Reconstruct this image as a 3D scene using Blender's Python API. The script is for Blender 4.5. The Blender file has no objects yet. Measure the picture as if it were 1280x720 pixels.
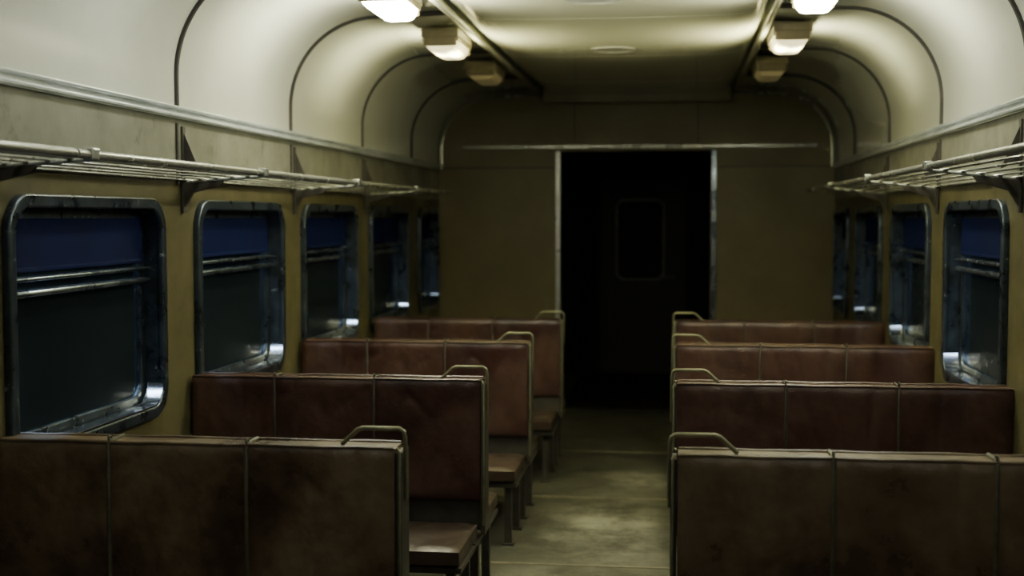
import bpy, bmesh, math
from mathutils import Vector, Matrix, noise

scene = bpy.context.scene
COL = scene.collection
WS = {-1: 1.62, 1: 1.57}         # wall distance from the centre line, each side
Y0, Y1 = -1.2, 10.4
PITCH = 1.49

# ------------------------------------------------------------------ materials
def mat(name, c1, c2=None, scale=4.0, rough=0.5, rough2=None, metal=0.0, bump=0.0, bscale=30.0,
        lo=0.35, hi=0.65, spec=0.5, emis=None, estr=0.0, alpha=1.0, c3=None, s3=1.0, lo3=0.5, hi3=0.7, coat=0.0, bdist=.01, r3=.7, worn=None):
    m = bpy.data.materials.new(name); m.use_nodes = True
    nt = m.node_tree; N = nt.nodes; L = nt.links
    b = N['Principled BSDF']
    b.inputs['Base Color'].default_value = (*c1, 1)
    b.inputs['Roughness'].default_value = rough
    b.inputs['Metallic'].default_value = metal
    b.inputs['Specular IOR Level'].default_value = spec
    b.inputs['Alpha'].default_value = alpha
    b.inputs['Coat Weight'].default_value = coat
    b.inputs['Coat Roughness'].default_value = .10
    tc = N.new('ShaderNodeTexCoord')
    if c2 is not None:
        n = N.new('ShaderNodeTexNoise'); n.inputs['Scale'].default_value = scale
        n.inputs['Detail'].default_value = 8; n.inputs['Roughness'].default_value = 0.65
        L.new(tc.outputs['Object'], n.inputs['Vector'])
        r = N.new('ShaderNodeMapRange'); r.inputs[1].default_value = lo; r.inputs[2].default_value = hi
        L.new(n.outputs['Fac'], r.inputs[0])
        mx = N.new('ShaderNodeMix'); mx.data_type = 'RGBA'
        mx.inputs[6].default_value = (*c1, 1); mx.inputs[7].default_value = (*c2, 1)
        L.new(r.outputs[0], mx.inputs[0])
        out = mx.outputs[2]
        if c3 is not None:
            n3 = N.new('ShaderNodeTexNoise'); n3.inputs['Scale'].default_value = s3
            n3.inputs['Detail'].default_value = 10; n3.inputs['Roughness'].default_value = r3
            L.new(tc.outputs['Object'], n3.inputs['Vector'])
            q3 = N.new('ShaderNodeMapRange'); q3.inputs[1].default_value = lo3; q3.inputs[2].default_value = hi3
            q3.interpolation_type = 'SMOOTHSTEP'
            L.new(n3.outputs['Fac'], q3.inputs[0])
            fac = q3.outputs[0]
            if worn:
                # foot-traffic wear: patches gather around the given spots (x, y, rx, ry) on the floor
                tot = None
                for (wx, wy, rx, ry) in worn:
                    mp = N.new('ShaderNodeMapping'); mp.inputs['Scale'].default_value = (1/rx, 1/ry, 0)
                    mp.inputs['Location'].default_value = (-wx/rx, -wy/ry, 0)
                    L.new(tc.outputs['Object'], mp.inputs['Vector'])
                    ln = N.new('ShaderNodeVectorMath'); ln.operation = 'LENGTH'; L.new(mp.outputs[0], ln.inputs[0])
                    mr = N.new('ShaderNodeMapRange'); mr.interpolation_type = 'SMOOTHSTEP'
                    mr.inputs[1].default_value = 1.2; mr.inputs[2].default_value = .0
                    L.new(ln.outputs['Value'], mr.inputs[0])
                    if tot is None: tot = mr.outputs[0]
                    else:
                        ad = N.new('ShaderNodeMath'); ad.operation = 'MAXIMUM'
                        L.new(tot, ad.inputs[0]); L.new(mr.outputs[0], ad.inputs[1]); tot = ad.outputs[0]
                mu = N.new('ShaderNodeMath'); mu.operation = 'MULTIPLY'
                L.new(fac, mu.inputs[0]); L.new(tot, mu.inputs[1]); fac = mu.outputs[0]
            m3 = N.new('ShaderNodeMix'); m3.data_type = 'RGBA'
            L.new(out, m3.inputs[6]); m3.inputs[7].default_value = (*c3, 1)
            L.new(fac, m3.inputs[0]); out = m3.outputs[2]
        L.new(out, b.inputs['Base Color'])
        if rough2 is not None:
            rr = N.new('ShaderNodeMapRange'); rr.inputs[1].default_value = lo; rr.inputs[2].default_value = hi
            rr.inputs[3].default_value = rough; rr.inputs[4].default_value = rough2
            L.new(n.outputs['Fac'], rr.inputs[0]); L.new(rr.outputs[0], b.inputs['Roughness'])
    if bump > 0:
        nb = N.new('ShaderNodeTexNoise'); nb.inputs['Scale'].default_value = bscale
        nb.inputs['Detail'].default_value = 6
        L.new(tc.outputs['Object'], nb.inputs['Vector'])
        bp = N.new('ShaderNodeBump'); bp.inputs['Strength'].default_value = bump
        bp.inputs['Distance'].default_value = bdist
        L.new(nb.outputs['Fac'], bp.inputs['Height']); L.new(bp.outputs[0], b.inputs['Normal'])
    if emis:
        b.inputs['Emission Color'].default_value = (*emis, 1)
        b.inputs['Emission Strength'].default_value = estr
    return m

M_wall = mat('wall_enamel', (.110, .098, .046), (.076, .067, .030), 2.5, .34, .5, bump=.10, bscale=14, c3=(.04, .033, .016), s3=5, lo3=.56, hi3=.78)
M_wall2 = mat('upper_wall_enamel', (.205, .208, .168), (.13, .132, .102), 3.5, .28, .42, bump=.10, bscale=14, c3=(.055, .053, .038), s3=6, lo3=.54, hi3=.74)
M_end = mat('end_wall_enamel', (.155, .133, .060), (.122, .103, .045), 1.5, .36, .5, bump=.06, bscale=8)
M_ceil = mat('ceiling_enamel', (.64, .66, .57), (.56, .58, .49), 1.6, .16, .26, bump=.03, bscale=4, c3=(.36, .37, .29), s3=3, lo3=.62, hi3=.85, coat=1.0)
M_panel = mat('ceiling_panel_enamel', (.93, .94, .70), (.89, .90, .66), 1.2, .12, .18, coat=1.0)
M_lip = mat('bulkhead_enamel', (.17, .155, .085), (.13, .12, .065), 3, .4)
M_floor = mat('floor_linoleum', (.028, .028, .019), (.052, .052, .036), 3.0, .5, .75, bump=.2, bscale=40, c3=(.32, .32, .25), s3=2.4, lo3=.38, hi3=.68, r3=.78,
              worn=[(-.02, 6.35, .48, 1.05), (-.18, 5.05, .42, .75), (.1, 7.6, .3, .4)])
M_line = mat('floor_strip_cream', (.24, .22, .15), (.10, .092, .06), 7, .5)
M_seal = mat('rubber_seal', (.012, .011, .010), (.02, .018, .015), 20, .7)
M_frame = mat('worn_window_metal', (.034, .046, .060), (.085, .108, .135), 9, .24, .38, metal=.75, bump=.10, bscale=50, c3=(.45, .51, .56), s3=22, lo3=.61, hi3=.69)
M_bar = mat('scratched_window_bar_metal', (.50, .58, .68), (.08, .10, .13), 3, .2, .3, metal=.9, lo=.40, hi=.56)
M_sill = mat('polished_sill_metal', (.9, .94, 1.0), None, rough=.15, metal=1.0)
M_chrome = mat('dull_chrome', (.70, .73, .72), (.5, .5, .48), 8, .25, .4, metal=.7)
M_darkchrome = mat('tarnished_chrome', (.075, .08, .08), (.045, .045, .045), 8, .4, .5, metal=.6)
M_rail = mat('worn_aluminium', (.82, .88, .90), (.50, .54, .54), 4, .14, .24, metal=.5)
M_rack = mat('rack_steel', (.42, .44, .41), (.32, .33, .29), 3, .20, .30, metal=.65)
M_dark = mat('dark_painted_steel', (.022, .020, .016), (.045, .04, .03), 15, .5)
M_brass = mat('tarnished_metal', (.25, .255, .165), (.13, .13, .08), 12, .35, .5, metal=.75)
M_leather = mat('brown_leather', (.076, .050, .031), (.185, .140, .085), 2.6, .26, .40, bump=.3, bscale=34, c3=(.038, .020, .013), s3=2.0, lo3=.47, hi3=.66, lo=.40, hi=.64, r3=.6)
M_leather_shade = mat('shaded_brown_leather', (.033, .0125, .0095), (.068, .036, .025), 3.0, .32, .46, bump=.28, bscale=34, c3=(.018, .0055, .005), s3=2.2, lo3=.46, hi3=.66, lo=.40, hi=.66, r3=.6)  # brown leather darkened and reddened: rear rows' shade painted into the colour
M_seatlea = mat('worn_brown_leather', (.042, .027, .018), (.024, .014, .010), 6.0, .36, .5, bump=.25, bscale=45)
M_cord = mat('piping_cord', (.100, .100, .060), (.055, .054, .032), 30, .5)
M_cord_shade = mat('shaded_piping_cord', (.040, .034, .022), (.025, .021, .014), 30, .5)  # darker copy of the piping cord, painted-in shade for the rear rows
M_blind = mat('blue_blind_fabric', (.0018, .0058, .045), (.0015, .0045, .032), 3, .8, spec=.1)
M_pane = mat('dark_glass', (.010, .015, .018), (.014, .021, .024), 3, .2, .3, alpha=.72, spec=.06)
M_lampbox = mat('lamp_housing', (.15, .125, .065), (.09, .075, .04), 8, .4)
M_lit = mat('lamp_diffuser_lit', (.9, .85, .6), None, emis=(1.0, .97, .74), estr=72)
M_cool = mat('lamp_diffuser_cool', (.9, .88, .75), None, emis=(.98, 1.0, .90), estr=27)
M_lit2 = mat('lamp_diffuser_warm', (.45, .40, .26), None, emis=(1.0, .88, .46), estr=1.8)
M_soft = mat('lamp_diffuser_soft', (.9, .88, .75), None, emis=(1.0, .98, .86), estr=14)
M_dim = mat('lamp_diffuser_dim', (.30, .25, .13), None, emis=(1.0, .8, .35), estr=.05)
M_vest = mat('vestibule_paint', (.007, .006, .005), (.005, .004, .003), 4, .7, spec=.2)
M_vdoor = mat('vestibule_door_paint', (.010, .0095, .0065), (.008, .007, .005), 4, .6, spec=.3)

# ------------------------------------------------------------------ helpers
def finish(bm, name, m, parent=None, smooth=False, recalc=True):
    if recalc:
        bmesh.ops.recalc_face_normals(bm, faces=bm.faces)
    me = bpy.data.meshes.new(name); bm.to_mesh(me); bm.free()
    me.materials.append(m)
    if smooth:
        for p in me.polygons: p.use_smooth = True
    o = bpy.data.objects.new(name, me); COL.objects.link(o)
    if smooth:
        try:
            me.set_sharp_from_angle(angle=math.radians(40))
        except Exception: pass
    if parent: o.parent = parent
    return o

def box(bm, c, s, bevel=0.0, seg=2):
    r = bmesh.ops.create_cube(bm, size=1.0, matrix=Matrix.Translation(c) @ Matrix.Diagonal((*s, 1)))
    if bevel > 0:
        es = list({e for v in r['verts'] for e in v.link_edges})
        bmesh.ops.bevel(bm, geom=es, offset=bevel, segments=seg, profile=.5, affect='EDGES')

def tube(bm, pts, r, seg=8, closed=False):
    pts = [Vector(p) for p in pts]; n = len(pts); rings = []
    up = None
    for i, p in enumerate(pts):
        if closed: t = (pts[(i+1) % n] - pts[i-1]).normalized()
        elif i == 0: t = (pts[1]-pts[0]).normalized()
        elif i == n-1: t = (pts[-1]-pts[-2]).normalized()
        else: t = ((pts[i+1]-p).normalized() + (p-pts[i-1]).normalized()).normalized()
        if up is None:
            up = Vector((0, 0, 1)) if abs(t.z) < .9 else Vector((1, 0, 0))
        a = (up - t*up.dot(t)).normalized(); b = t.cross(a); up = a
        rings.append([bm.verts.new(p + a*r*math.cos(2*math.pi*k/seg) + b*r*math.sin(2*math.pi*k/seg)) for k in range(seg)])
    m = n if closed else n-1
    for i in range(m):
        A, Bq = rings[i], rings[(i+1) % n]
        for k in range(seg):
            bm.faces.new((A[k], A[(k+1) % seg], Bq[(k+1) % seg], Bq[k]))
    if not closed:
        bm.faces.new(rings[0][::-1]); bm.faces.new(rings[-1])

def rrect(cx, cy, w, h, r, n=8):
    out = []
    for (sx, sy, a0) in ((1, 1, 0), (-1, 1, 90), (-1, -1, 180), (1, -1, 270)):
        for k in range(n+1):
            a = math.radians(a0 + 90*k/n)
            out.append((cx + sx*(w/2-r) + r*math.cos(a), cy + sy*(h/2-r) + r*math.sin(a)))
    return out

def plate_mesh(loops, thick, mtx, bevel=0.0):
    cu = bpy.data.curves.new('tmp', 'CURVE'); cu.dimensions = '2D'; cu.fill_mode = 'BOTH'
    cu.extrude = thick/2 - bevel
    cu.bevel_depth = bevel; cu.bevel_resolution = 2
    if bevel: cu.offset = -bevel
    for lp in loops:
        sp = cu.splines.new('POLY'); sp.points.add(len(lp)-1)
        for i, p in enumerate(lp): sp.points[i].co = (p[0], p[1], 0, 1)
        sp.use_cyclic_u = True
    o = bpy.data.objects.new('tmp', cu); COL.objects.link(o)
    dg = bpy.context.evaluated_depsgraph_get(); dg.update()
    me = bpy.data.meshes.new_from_object(o.evaluated_get(dg))
    bpy.data.objects.remove(o); bpy.data.curves.remove(cu)
    me.transform(mtx)
    return me

def add_mesh(bm, me):
    bm.from_mesh(me); bpy.data.meshes.remove(me)

SIDE = Matrix(((0, 0, 1, 0), (1, 0, 0, 0), (0, 1, 0, 0), (0, 0, 0, 1)))   # curve x->Y, y->Z, z->X
FRONT = Matrix(((1, 0, 0, 0), (0, 0, -1, 0), (0, 1, 0, 0), (0, 0, 0, 1))) # curve x->X, y->Z

def structure(o, label, cat):
    o['kind'] = 'structure'; o['label'] = label; o['category'] = cat

# ------------------------------------------------------------------ shell
WCZ, WH = 1.23, .82
def wins(s):
    ww = 1.16 if s < 0 else 1.10
    return [(4.075 + PITCH*i + (.0 if s < 0 else .02), ww) for i in range(-2, 4)] + [(9.92, .80)]
gap_y = [4.075 + PITCH*(i+.5) for i in range(-3, 4)]

def side_wall(s, name):
    W = WS[s]
    loops = [[(Y0, 0), (Y1, 0), (Y1, 1.968), (Y0, 1.968)]]
    for (y, w) in wins(s):
        loops.append(rrect(y, WCZ, w-.05, WH-.05, .10))
    me = plate_mesh(loops, .10, Matrix.Translation((s*(W+.05), 0, 0)) @ SIDE)
    bm = bmesh.new(); add_mesh(bm, me)
    o = finish(bm, name, M_wall, recalc=False)
    structure(o, 'olive cream enamelled carriage wall with window openings', 'wall')
side_wall(-1, 'wall_left'); side_wall(1, 'wall_right')

XC = (WS[1]-WS[-1])/2
WT = WS[1]+WS[-1]
bm = bmesh.new(); box(bm, (XC, (Y0+12.8)/2, -.05), (WT+.2, 12.8-Y0, .10))
o = finish(bm, 'floor', M_floor); structure(o, 'worn grey linoleum floor with scuffed pale patches', 'floor')
tn = 1
for y in (1.42, 2.83, 4.25, 5.68, 7.08, 8.5):
    bm = bmesh.new(); box(bm, (XC, y, .002), (WT-.02, .016, .005), .001, 1)
    o = finish(bm, f'trim_{tn}', M_line); tn += 1
    structure(o, 'cream seam strip across the floor', 'floor strip')

def profile(s, n=24, off=0.0):
    W = WS[s]
    r = .45 - off
    pts = [(s*(W-off), 1.97)]
    for k in range(n+1):
        a = math.pi/2*k/n
        pts.append((s*(W-.45 + r*math.cos(a)), 2.12 + r*math.sin(a)))
    return pts
def shell_pts(off=0.0):
    L_ = profile(-1, off=off); R_ = profile(1, off=off)[::-1]
    return L_ + [(-.74, 2.60-off), (0, 2.62-off), (.74, 2.60-off)] + R_
inn, outp = shell_pts(0), shell_pts(-.06)
bm = bmesh.new()
rows = []
for y in (Y0, Y1):
    rows.append(([bm.verts.new((p[0], y, p[1])) for p in inn], [bm.verts.new((p[0], y, p[1])) for p in outp]))
for j in range(len(inn)-1):
    bm.faces.new((rows[0][0][j], rows[0][0][j+1], rows[1][0][j+1], rows[1][0][j]))
    bm.faces.new((rows[0][1][j], rows[0][1][j+1], rows[1][1][j+1], rows[1][1][j]))
    for q in (0, 1):
        bm.faces.new((rows[q][0][j], rows[q][0][j+1], rows[q][1][j+1], rows[q][1][j]))
for j in (0, len(inn)-1):
    bm.faces.new((rows[0][0][j], rows[1][0][j], rows[1][1][j], rows[0][1][j]))
o = finish(bm, 'ceiling', M_ceil, smooth=True); structure(o, 'glossy cream curved vaulted carriage ceiling', 'ceiling')

# dropped centre panel, in bays (flat, narrow rolled edges)
bm = bmesh.new()
half = [(0, 2.537), (.3, 2.538), (.55, 2.541), (.62, 2.546), (.67, 2.555), (.71, 2.567), (.74, 2.582), (.76, 2.604)]
pp = [(-x, z) for x, z in half[::-1]] + half[1:]
edges = [Y0+.02] + [g for g in gap_y if g > Y0+.1] + [10.25]
for a, b_ in zip(edges[:-1], edges[1:]):
    a += .002; b_ -= .002
    A = [bm.verts.new((p[0], a, p[1])) for p in pp]; Bv = [bm.verts.new((p[0], b_, p[1])) for p in pp]
    for j in range(len(pp)-1): bm.faces.new((A[j], A[j+1], Bv[j+1], Bv[j]))
    bm.faces.new(A); bm.faces.new(Bv); bm.faces.new((A[0], Bv[0], Bv[-1], A[-1]))
o = finish(bm, 'ceiling', M_panel, smooth=True); structure(o, 'glossy cream dropped centre ceiling panel', 'ceiling')
bm = bmesh.new(); box(bm, (0, 10.28, 2.535), (1.50, .05, .12), .015, 3)
o = finish(bm, f'trim_{tn}', M_lip); tn += 1; structure(o, 'dull cream lip closing the ceiling panel', 'ceiling trim')
for s in (-1, 1):
    bm = bmesh.new(); box(bm, (s*.780, (Y0+10.25)/2, 2.568), (.036, 10.25-Y0-.05, .054), .012, 3)
    o = finish(bm, f'trim_{tn}', M_panel, smooth=True); tn += 1; structure(o, 'cream metal edge strip along the ceiling panel', 'ceiling trim')

# ribs
for g in gap_y[1:]:
    for s in (-1, 1):
        bm = bmesh.new()
        pts = [(p[0], g, p[1]) for p in profile(s, off=.002)][0:] + [(s*.80, g, 2.580)]
        tube(bm, pts, .013, 8)
        o = finish(bm, f'trim_{tn}', M_seal, smooth=True); tn += 1; structure(o, 'dark curved rib seal across the vault', 'ceiling rib')
bm = bmesh.new(); tube(bm, [(p[0], Y1-.03, p[1]) for p in shell_pts(.03)], .013, 8)
o = finish(bm, f'trim_{tn}', M_rack, smooth=True); tn += 1; structure(o, 'dull metal arch trim around the end wall', 'arch trim')

# end wall with doorway
bm = bmesh.new()
outer = [(-WS[-1], 0), (-.615, 0), (-.615, 2.10), (.595, 2.10), (.595, 0), (WS[1], 0)] + [(p[0], p[1]) for p in shell_pts(-.02)[::-1]]
add_mesh(bm, plate_mesh([outer], .08, Matrix.Translation((0, Y1+.04, 0)) @ FRONT))
o = finish(bm, 'wall_end', M_end, recalc=False); structure(o, 'olive enamelled end wall with open doorway', 'wall')
bm = bmesh.new(); box(bm, (XC, Y0-.04, 1.3), (WT+.2, .08, 2.75))
o = finish(bm, 'wall_back', M_end); structure(o, 'olive enamelled rear end wall', 'wall')
def trimbox(c, s, m, lab, bev=.003):
    global tn
    bm = bmesh.new(); box(bm, c, s, bev)
    o = finish(bm, f'trim_{tn}', m); tn += 1; structure(o, lab, 'trim'); return o
trimbox((0, Y1-.015, 2.135), (2.84, .03, .024), M_rack, 'metal rail above the doorway')
for x in (-.50, .49):
    trimbox((x, Y1-.002, 2.34), (.009, .006, .36), M_dark, 'dark panel joint on end wall', .002)
for s in (-1, 1):
    W = WS[s]
    trimbox((s*.625 - .006, Y1-.015, 1.05), (.036, .05, 2.10), M_chrome if s < 0 else M_bar, 'metal door jamb strip')
    trimbox((s*(W+.64)/2, Y1-.002, 1.97), (W-.67, .006, .009), M_dark, 'dark horizontal joint on end wall', .002)
    trimbox((s*(W-.012), (Y0+Y1)/2, .06), (.024, Y1-Y0-.02, .12), M_dark, 'dark painted skirting board').name = 'baseboard_left' if s < 0 else 'baseboard_right'
    trimbox((s*(W-.002), (Y0+Y1)/2, 1.835), (.008, Y1-Y0-.02, .25), M_wall2, 'pale upper wall panel strip')

# vestibule
def sbox(name, c, s, m, lab, cat):
    bm = bmesh.new(); box(bm, c, s); o = finish(bm, name, m); structure(o, lab, cat)
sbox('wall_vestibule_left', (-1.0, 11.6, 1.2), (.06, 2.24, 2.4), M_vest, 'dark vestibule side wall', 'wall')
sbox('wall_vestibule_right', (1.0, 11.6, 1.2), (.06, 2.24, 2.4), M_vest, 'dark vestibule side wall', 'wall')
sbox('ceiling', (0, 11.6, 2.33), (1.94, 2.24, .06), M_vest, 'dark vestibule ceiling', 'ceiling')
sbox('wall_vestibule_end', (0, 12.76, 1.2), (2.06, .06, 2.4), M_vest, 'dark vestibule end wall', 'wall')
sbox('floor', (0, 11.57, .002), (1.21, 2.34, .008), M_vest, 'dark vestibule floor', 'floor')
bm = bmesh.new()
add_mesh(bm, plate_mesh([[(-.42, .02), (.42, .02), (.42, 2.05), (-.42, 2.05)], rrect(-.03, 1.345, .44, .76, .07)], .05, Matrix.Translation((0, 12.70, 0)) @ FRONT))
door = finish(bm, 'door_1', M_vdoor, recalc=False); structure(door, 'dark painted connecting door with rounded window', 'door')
bm = bmesh.new()
add_mesh(bm, plate_mesh([rrect(-.03, 1.345, .48, .80, .085), rrect(-.03, 1.345, .44, .76, .065)], .02, Matrix.Translation((0, 12.67, 0)) @ FRONT))
finish(bm, 'door_window_frame', M_darkchrome, door, recalc=False)
bm = bmesh.new(); add_mesh(bm, plate_mesh([rrect(-.03, 1.345, .43, .75, .06)], .008, Matrix.Translation((0, 12.70, 0)) @ FRONT))
finish(bm, 'door_glass', M_vest, door, recalc=False)
bm = bmesh.new(); tube(bm, [(.30, 12.675, .98), (.30, 12.63, .98), (.20, 12.63, .98)], .01)
finish(bm, 'door_handle', M_darkchrome, door)

# ------------------------------------------------------------------ windows
wn = 1
for s in (-1, 1):
    W = WS[s]
    for (y, w) in wins(s):
        bm = bmesh.new()
        T = lambda x: Matrix.Translation((s*x, 0, 0)) @ SIDE
        add_mesh(bm, plate_mesh([rrect(y, WCZ, w, WH, .125, 10), rrect(y, WCZ, w-.085, WH-.085, .09, 10)], .03, T(W-.010), .007))
        add_mesh(bm, plate_mesh([rrect(y, WCZ, w-.056, WH-.056, .10, 10), rrect(y, WCZ, w-.085, WH-.085, .09, 10)], .10, T(W+.045)))
        add_mesh(bm, plate_mesh([rrect(y, WCZ, w-.080, WH-.080, .09, 10), rrect(y, WCZ, w-.16, WH-.16, .06, 10)], .022, T(W+.062), .005))
        fr = finish(bm, f'window_{wn}', M_frame, recalc=False, smooth=True); wn += 1
        structure(fr, 'rounded worn metal carriage window with blue blind half lowered', 'window')
        iw = w-.15
        bm = bmesh.new(); box(bm, (s*(W+.068), y, WCZ), (.006, iw, WH-.15))
        finish(bm, 'window_pane', M_pane, fr)
        bm = bmesh.new()
        lp = rrect(y, WCZ, w-.088, WH-.088, .088, 10)
        lower = [p for p in lp if p[1] < WCZ-WH/2+.125]
        lower.sort(key=lambda p: math.atan2(p[1]-(WCZ), p[0]-y))
        iV, oV = [], []
        for p in lower:
            iV.append(bm.verts.new((s*(W-.020), p[0], p[1]))); oV.append(bm.verts.new((s*(W+.042), p[0], p[1]+.002)))
        c2 = [(bm.verts.new(v.co+Vector((0, (y-v.co.y)*.003, .004))), bm.verts.new(u.co+Vector((0, (y-u.co.y)*.003, .004)))) for v, u in zip(iV, oV)]
        for i in range(len(lower)-1):
            bm.faces.new((iV[i], iV[i+1], oV[i+1], oV[i])); bm.faces.new((c2[i][0], c2[i+1][0], c2[i+1][1], c2[i][1]))
            bm.faces.new((iV[i], iV[i+1], c2[i+1][0], c2[i][0])); bm.faces.new((oV[i], oV[i+1], c2[i+1][1], c2[i][1]))
        for i in (0, -1): bm.faces.new((iV[i], oV[i], c2[i][1], c2[i][0]))
        sl = finish(bm, 'window_sill', M_sill, fr, smooth=True); sl['label'] = 'polished bare metal sill strip'
        bm = bmesh.new()
        zt, zb = WCZ+WH/2-.075, 1.398
        box(bm, (s*(W+.048), y, (zt+zb)/2), (.008, iw+.01, zt-zb), .0015, 1)
        box(bm, (s*(W+.046), y, zb+.008), (.014, iw+.01, .014), .004, 2)
        finish(bm, 'window_blind', M_blind, fr)
        for zc, hh in ((1.378, .013), (1.334, .022)):
            bm = bmesh.new(); box(bm, (s*(W+.036), y, zc), (.040, iw+.03, hh), min(.010, hh*.45), 3)
            finish(bm, 'window_bar', M_bar, fr, smooth=True)

# ------------------------------------------------------------------ wall rail
for s in (-1, 1):
    W = WS[s]
    bm = bmesh.new()
    L_ = Y1-Y0-.06; yc = (Y0+Y1)/2
    box(bm, (s*(W-.012), yc, 1.975), (.028, L_, .050), .006)
    box(bm, (s*(W-.032), yc, 1.990), (.016, L_, .014), .005)
    box(bm, (s*(W-.032), yc, 1.960), (.016, L_, .014), .005)
    o = finish(bm, f'trim_{tn}', M_rail); tn += 1
    structure(o, 'worn ribbed aluminium rail along the wall', 'wall rail')

# ------------------------------------------------------------------ racks
def make_rack(s):
    root = bpy.data.objects.new('luggage_rack', None); COL.objects.link(root)
    ln = PITCH-.012
    bm = bmesh.new()
    D, rise = .32, (.022 if s < 0 else .035)
    for k in range(6):
        f = k/5
        x = -s*(.016+f*D); z = f*rise
        if k == 5:
            tube(bm, [(x, -ln/2, z+.004), (x, ln/2, z+.004)], .013, 12)
        else:
            box(bm, (x, 0, z), (.020, ln, .006), .002, 1)
    tube(bm, [(-s*.010, -ln/2+.09, -.009), (-s*(.012+D), -ln/2+.09, rise-.009)], .006, 8)
    finish(bm, 'rack_grille', M_rack, root, smooth=True)
    yy = -ln/2+.09
    bm = bmesh.new()
    box(bm, (-s*.010, yy, .04), (.010, .030, .34), .002)
    box(bm, (-s*.010, yy-.06, .10), (.010, .014, .24), .002)
    v = [(-s*.008, yy, -.12), (-s*.008, yy, -.014), (-s*(D*.55), yy, rise*.55-.016), (-s*(D*.50), yy, rise*.5-.034), (-s*.05, yy, -.05)]
    A = [bm.verts.new((p[0], p[1]-.008, p[2])) for p in v]; B_ = [bm.verts.new((p[0], p[1]+.008, p[2])) for p in v]
    bm.faces.new(A); bm.faces.new(B_)
    for i in range(5): bm.faces.new((A[i], A[(i+1) % 5], B_[(i+1) % 5], B_[i]))
    v = [(-s*.008, yy, .20), (-s*.008, yy, .06), (-s*.08, yy, .03)]
    A = [bm.verts.new((p[0], p[1]-.004, p[2])) for p in v]; B_ = [bm.verts.new((p[0], p[1]+.004, p[2])) for p in v]
    bm.faces.new(A); bm.faces.new(B_)
    for i in range(3): bm.faces.new((A[i], A[(i+1) % 3], B_[(i+1) % 3], B_[i]))
    finish(bm, 'rack_bracket', M_dark, root)
    bm = bmesh.new(); box(bm, (-s*(D+.016), yy, rise+.006), (.032, .05, .036), .006)
    finish(bm, 'rack_end_cap', M_rack, root)
    return root

def copy_thing(root, loc, mats=None):
    r = root.copy(); COL.objects.link(r); r.location = loc
    for c in root.children:
        k = c.copy(); COL.objects.link(k); k.parent = r
        if mats and c.name.split('.')[0] in mats:
            k.data = c.data.copy(); k.data.materials[0] = mats[c.name.split('.')[0]]
    return r

rack_y = [g+PITCH/2-.05 for g in gap_y[1:-1]]
for s in (-1, 1):
    W = WS[s]
    base = make_rack(s)
    base['label'] = 'slatted steel luggage rack with dark brackets above the windows'
    base['category'] = 'luggage rack'; base['group'] = 'luggage racks along the carriage walls'
    base.location = (s*W, rack_y[0], 1.715)
    for y in rack_y[1:]:
        copy_thing(base, (s*W, y, 1.715))

# ------------------------------------------------------------------ benches
def padded(bm, x0, x1, z0, z1, yc, t, seams, s, seed, plane='XZ', nx=96, nz=34, bul=.009, wr=.0045):
    """padded slab; thickness direction is the third axis; seams = x positions of the sewn joints"""
    F, Bk = [], []
    bd = [x0] + list(seams) + [x1]
    for j in range(nz+1):
        v = j/nz
        rf, rb = [], []
        for i in range(nx+1):
            u = i/nx
            px = x0+(x1-x0)*u; pz = z0+(z1-z0)*v
            k = 0
            while k < len(bd)-2 and px > bd[k+1]: k += 1
            su = (px-bd[k])/(bd[k+1]-bd[k])
            eu = 1-.55*abs(2*su-1)**24
            ev = 1-abs(2*v-1)**24
            eo = 1-abs(2*u-1)**60
            def cr(o):
                a = noise.noise(Vector((px*4+seed, pz*4, o)))*wr
                q = abs(noise.noise(Vector((px*8+seed, pz*4+px*3, o+3))))
                return a + (min(q, .16)/.16-1)*wr*.9
            w1 = cr(0); w2 = cr(7)
            e = eu*ev*eo
            T = t/2-bul + bul*e
            if plane == 'XZ':
                rf.append(bm.verts.new((s*px, yc-T-w1*e, pz))); rb.append(bm.verts.new((s*px, yc+T+w2*e, pz)))
            else:
                rf.append(bm.verts.new((s*px, pz, yc+T+w1*e))); rb.append(bm.verts.new((s*px, pz, yc-T)))
        F.append(rf); Bk.append(rb)
    for j in range(nz):
        for i in range(nx):
            bm.faces.new((F[j][i], F[j][i+1], F[j+1][i+1], F[j+1][i]))
            bm.faces.new((Bk[j][i], Bk[j][i+1], Bk[j+1][i+1], Bk[j+1][i]))
    for i in range(nx):
        for j in (0, nz): bm.faces.new((F[j][i], F[j][i+1], Bk[j][i+1], Bk[j][i]))
    for j in range(nz):
        for i in (0, nx): bm.faces.new((F[j][i], F[j+1][i], Bk[j+1][i], Bk[j][i]))

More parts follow.
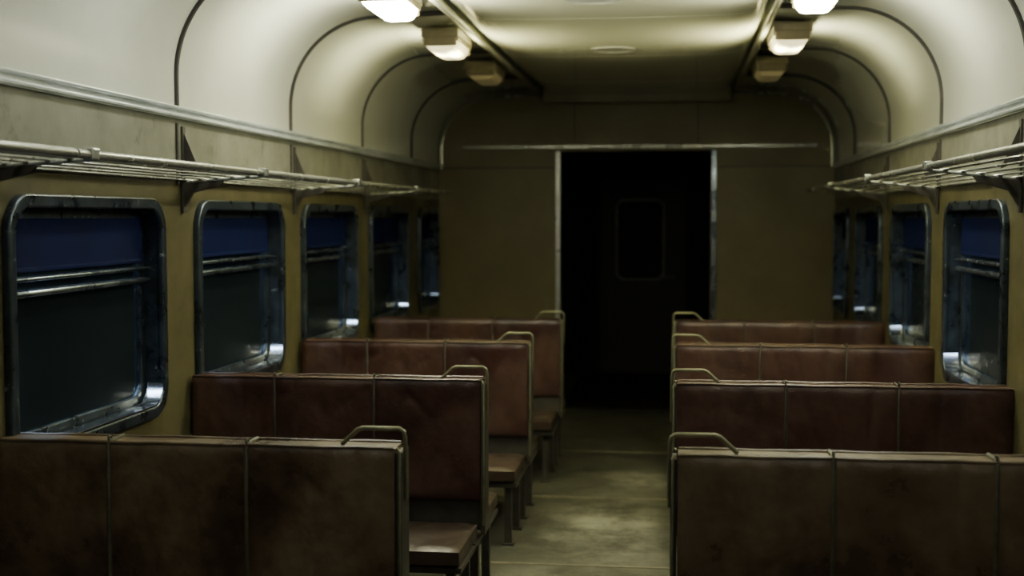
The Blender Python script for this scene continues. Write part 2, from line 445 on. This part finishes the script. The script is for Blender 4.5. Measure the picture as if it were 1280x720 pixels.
ZT = .93
def make_bench(s, w, seed):
    """origin on the floor at the aisle end, back centred on y=0; extends to s*w (towards wall)."""
    root = bpy.data.objects.new('train_bench', None); COL.objects.link(root)
    seams = (.445, .850) if s < 0 else (.430, .846)
    bm = bmesh.new(); padded(bm, .022, w, .46, ZT, 0, .115, seams, s, seed, wr=.0055)
    finish(bm, 'backrest', M_leather, root, smooth=True)
    for sy in (-1, 1):
        bm = bmesh.new()
        padded(bm, .03, w-.01, (.075 if sy > 0 else -.50), (.50 if sy > 0 else -.075), .345, .075, seams, s, seed+5*sy, plane='XY', nz=18, bul=.014, wr=.006)
        finish(bm, 'seat', M_seatlea, root, smooth=True)
    for x in seams:
        bm = bmesh.new()
        yy = .0535
        pts = [(s*x, -yy, .47), (s*x, -yy-.002, .70), (s*x, -yy, ZT-.01), (s*x, -yy+.008, ZT+.004), (s*x, yy-.008, ZT+.004), (s*x, yy, ZT-.01), (s*x, yy+.002, .70), (s*x, yy, .47)]
        tube(bm, pts, .0066, 8)
        tube(bm, [(s*x, -yy+.010+.008*math.cos(a), ZT+.011+.008*math.sin(a)) for a in [i*math.pi/4 for i in range(8)]], .0038, 6, closed=True)
        finish(bm, 'piping', M_cord, root, smooth=True)
    bm = bmesh.new()
    for yy in (-.050, .050):
        tube(bm, [(s*(.024+(w-.03)*k/12), yy, ZT+.001+.0015*math.sin(k*2.1)) for k in range(13)], .005, 6)
    finish(bm, 'top_piping', M_leather, root, smooth=True)
    bm = bmesh.new()
    box(bm, (s*.011, 0, .62), (.018, .100, .60), .004)
    box(bm, (s*(w/2), 0, .40), (w-.03, .05, .13), .004)
    box(bm, (s*(w/2), -.30, .295), (w-.05, .36, .022), .003)
    box(bm, (s*(w/2), .30, .295), (w-.05, .36, .022), .003)
    box(bm, (s*(w/2), 0, .30), (w-.05, .30, .022), .003)
    finish(bm, 'bench_frame', M_dark, root)
    bm = bmesh.new()
    for yy in (-.052, .052):
        tube(bm, [(s*.008, yy, .36), (s*.008, yy, ZT-.012), (s*.016, yy*.9, ZT+.001)], .0045, 6)
    finish(bm, 'edge_trim', M_brass, root, smooth=True)
    for lx in (.07, w-.12):
        for ly in (-.43, -.12, .12, .43):
            bm = bmesh.new(); box(bm, (s*lx, ly, .145), (.035, .035, .29), .004)
            box(bm, (s*lx, ly, .006), (.06, .06, .012), .002)
            finish(bm, 'leg', M_dark, root)
    bm = bmesh.new()
    tube(bm, [(s*.000, -.010, .78), (s*.000, -.010, .955), (s*.004, -.010, .972), (s*.016, -.010, .980), (s*.12, -.010, .980), (s*.135, -.010, .975), (s*.182, -.010, .932)], .0065, 8)
    finish(bm, 'grab_handle', M_brass, root, smooth=True)
    return root

rowsY = [3.43 + .055 + PITCH*i*.992 for i in range(4)]
shift = {-1: (0, .012, .028, .058), 1: (0, .0, .004, .010)}
for s, xe in ((-1, -.425), (1, .308)):
    w = WS[s] - abs(xe) - .002
    b = make_bench(s, w, 3.0 if s < 0 else 11.0)
    b['category'] = 'bench'; b['group'] = 'back-to-back benches in the carriage'
    b['label'] = 'double-sided worn brown leather train bench with metal grab handle'
    b.location = (xe, rowsY[0], 0)
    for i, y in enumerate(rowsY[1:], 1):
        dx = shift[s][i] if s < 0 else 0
        k = copy_thing(b, (xe+dx, y, 0), {'backrest': M_leather_shade, 'top_piping': M_leather_shade, 'piping': M_cord_shade})
        k['label'] = 'double-sided brown leather train bench with shade painted into its colour and metal grab handle'

# ------------------------------------------------------------------ lamps
def make_lamp():
    root = bpy.data.objects.new('ceiling_lamp', None); COL.objects.link(root)
    bm = bmesh.new()
    box(bm, (0, 0, -.024), (.20, .46, .052), .006)
    for sy in (-1, 1): box(bm, (0, sy*.215, -.066), (.180, .022, .054), .008)
    for sx in (-1, 1): box(bm, (sx*.092, 0, -.056), (.010, .42, .026), .004)
    finish(bm, 'lamp_housing', M_lampbox, root)
    bm = bmesh.new()
    ln = .405
    prof = [(-.084, -.048), (-.083, -.076), (-.074, -.098), (-.060, -.112), (-.038, -.118), (.038, -.118), (.060, -.112), (.074, -.098), (.083, -.076), (.084, -.048)]
    n = len(prof)-1
    A = [bm.verts.new((p[0], -ln/2+(.0 if p[1] > -.09 else .012), p[1])) for p in prof]; B_ = [bm.verts.new((p[0], ln/2-(.0 if p[1] > -.09 else .012), p[1])) for p in prof]
    for i in range(n): bm.faces.new((A[i], A[i+1], B_[i+1], B_[i]))
    bm.faces.new(A); bm.faces.new(B_); bm.faces.new((A[0], B_[0], B_[-1], A[-1]))
    finish(bm, 'lamp_diffuser', M_lit, root, smooth=False)
    return root
L0 = make_lamp(); L0['category'] = 'ceiling lamp'; L0['group'] = 'ceiling lamps along the vault'
L0['label'] = 'glowing ceiling lamp with boxy metal housing'
LXS = {-1: -.93, 1: .908}
ZL = 2.570
L0.location = (LXS[-1], 5.55, ZL)
for s in (-1, 1):
    for y in (-.1, 1.3, 2.7, 4.12, 5.55, 6.97, 8.4):
        if s < 0 and y == 5.55: continue
        m = M_lit
        if y == 4.12: m = M_cool
        if y == 6.97: m = M_lit2
        if y == 8.4: m = M_dim
        if y in (-.1, 1.3, 2.7): m = M_soft
        l = copy_thing(L0, (LXS[s], y, ZL), {'lamp_diffuser': m})
        if m is M_dim: l['label'] = 'dim unlit ceiling lamp with boxy metal housing'
        if m is M_lit2: l['label'] = 'softly yellow ceiling lamp with boxy metal housing'
    # extra spots added below the lamps to brighten the ceiling panel and cove
    for y, e_in, e_out, col in ((4.12, 65, 12, (.97, 1, .86)), (5.55, 125, 75, (1, .98, .72)), (6.97, 100, 60, (1, .94, .54))):
        for e, dx in ((e_in, -s), (e_out, s)):
            if e == 0: continue
            sd = bpy.data.lights.new('ceiling_fill_spot', 'SPOT'); sd.energy = e; sd.color = col
            sd.spot_size = math.radians(140); sd.spot_blend = 1.0; sd.shadow_soft_size = .03
            so = bpy.data.objects.new('ceiling_fill_spot', sd); COL.objects.link(so)
            so.location = (LXS[s] + dx*.03, y, 2.35)
            so.rotation_euler = Vector((dx*.70, 0, .71)).to_track_quat('-Z', 'Y').to_euler()

# vents
def ring(x, y):
    bm = bmesh.new()
    for R in (.13, .105):
        tube(bm, [(R*math.cos(2*math.pi*k/40), R*math.sin(2*math.pi*k/40), 0) for k in range(40)], .0014, 6, closed=True)
    r = bmesh.ops.create_cone(bm, cap_ends=True, segments=40, radius1=.13, radius2=.13, depth=.0014)
    o = finish(bm, 'ceiling_vent', M_ceil, smooth=True); o.location = (x, y, 2.5366)
    o['label'] = 'round flat ceiling vent cover with raised rims'; o['category'] = 'vent'; o['group'] = 'round vents in the ceiling panel'
for y in (5.75, 7.5, 4.0): ring(-.05, y)

# ------------------------------------------------------------------ unseen lights added outside for cool glints on the window metal
for s in (-1, 1):
    ld = bpy.data.lights.new('window_glint_light', 'AREA'); ld.shape = 'RECTANGLE'
    ld.size = .20; ld.size_y = 4.4; ld.energy = 560; ld.color = (.55, .74, 1.0)
    lo = bpy.data.objects.new('window_glint_light', ld); COL.objects.link(lo)
    lo.location = (s*2.45, 4.0, 2.7)
    d = Vector((s*1.6, 4.0, .9)) - Vector(lo.location)
    z = -d.normalized(); yv = Vector((0, 1, 0)); xv = yv.cross(z).normalized()
    lo.rotation_euler = Matrix((xv, yv, z)).transposed().to_euler()

w = bpy.data.worlds.new('World'); scene.world = w; w.use_nodes = True
w.node_tree.nodes['Background'].inputs[0].default_value = (.02, .04, .05, 1)
w.node_tree.nodes['Background'].inputs[1].default_value = .2

# ------------------------------------------------------------------ camera
F = 1600.0
cd = bpy.data.cameras.new('Camera'); cam = bpy.data.objects.new('Camera', cd); COL.objects.link(cam)
cd.lens = F/1280*36; cd.sensor_width = 36; cd.clip_start = .05
cam.location = (.32, 0, 1.57)
th = math.atan(205*.9985/F); ph = math.atan(89/F)
cam.rotation_euler = (math.pi/2-ph, 0, th)
cd.dof.use_dof = True; cd.dof.focus_distance = 4.4; cd.dof.aperture_fstop = 2.0
scene.camera = cam
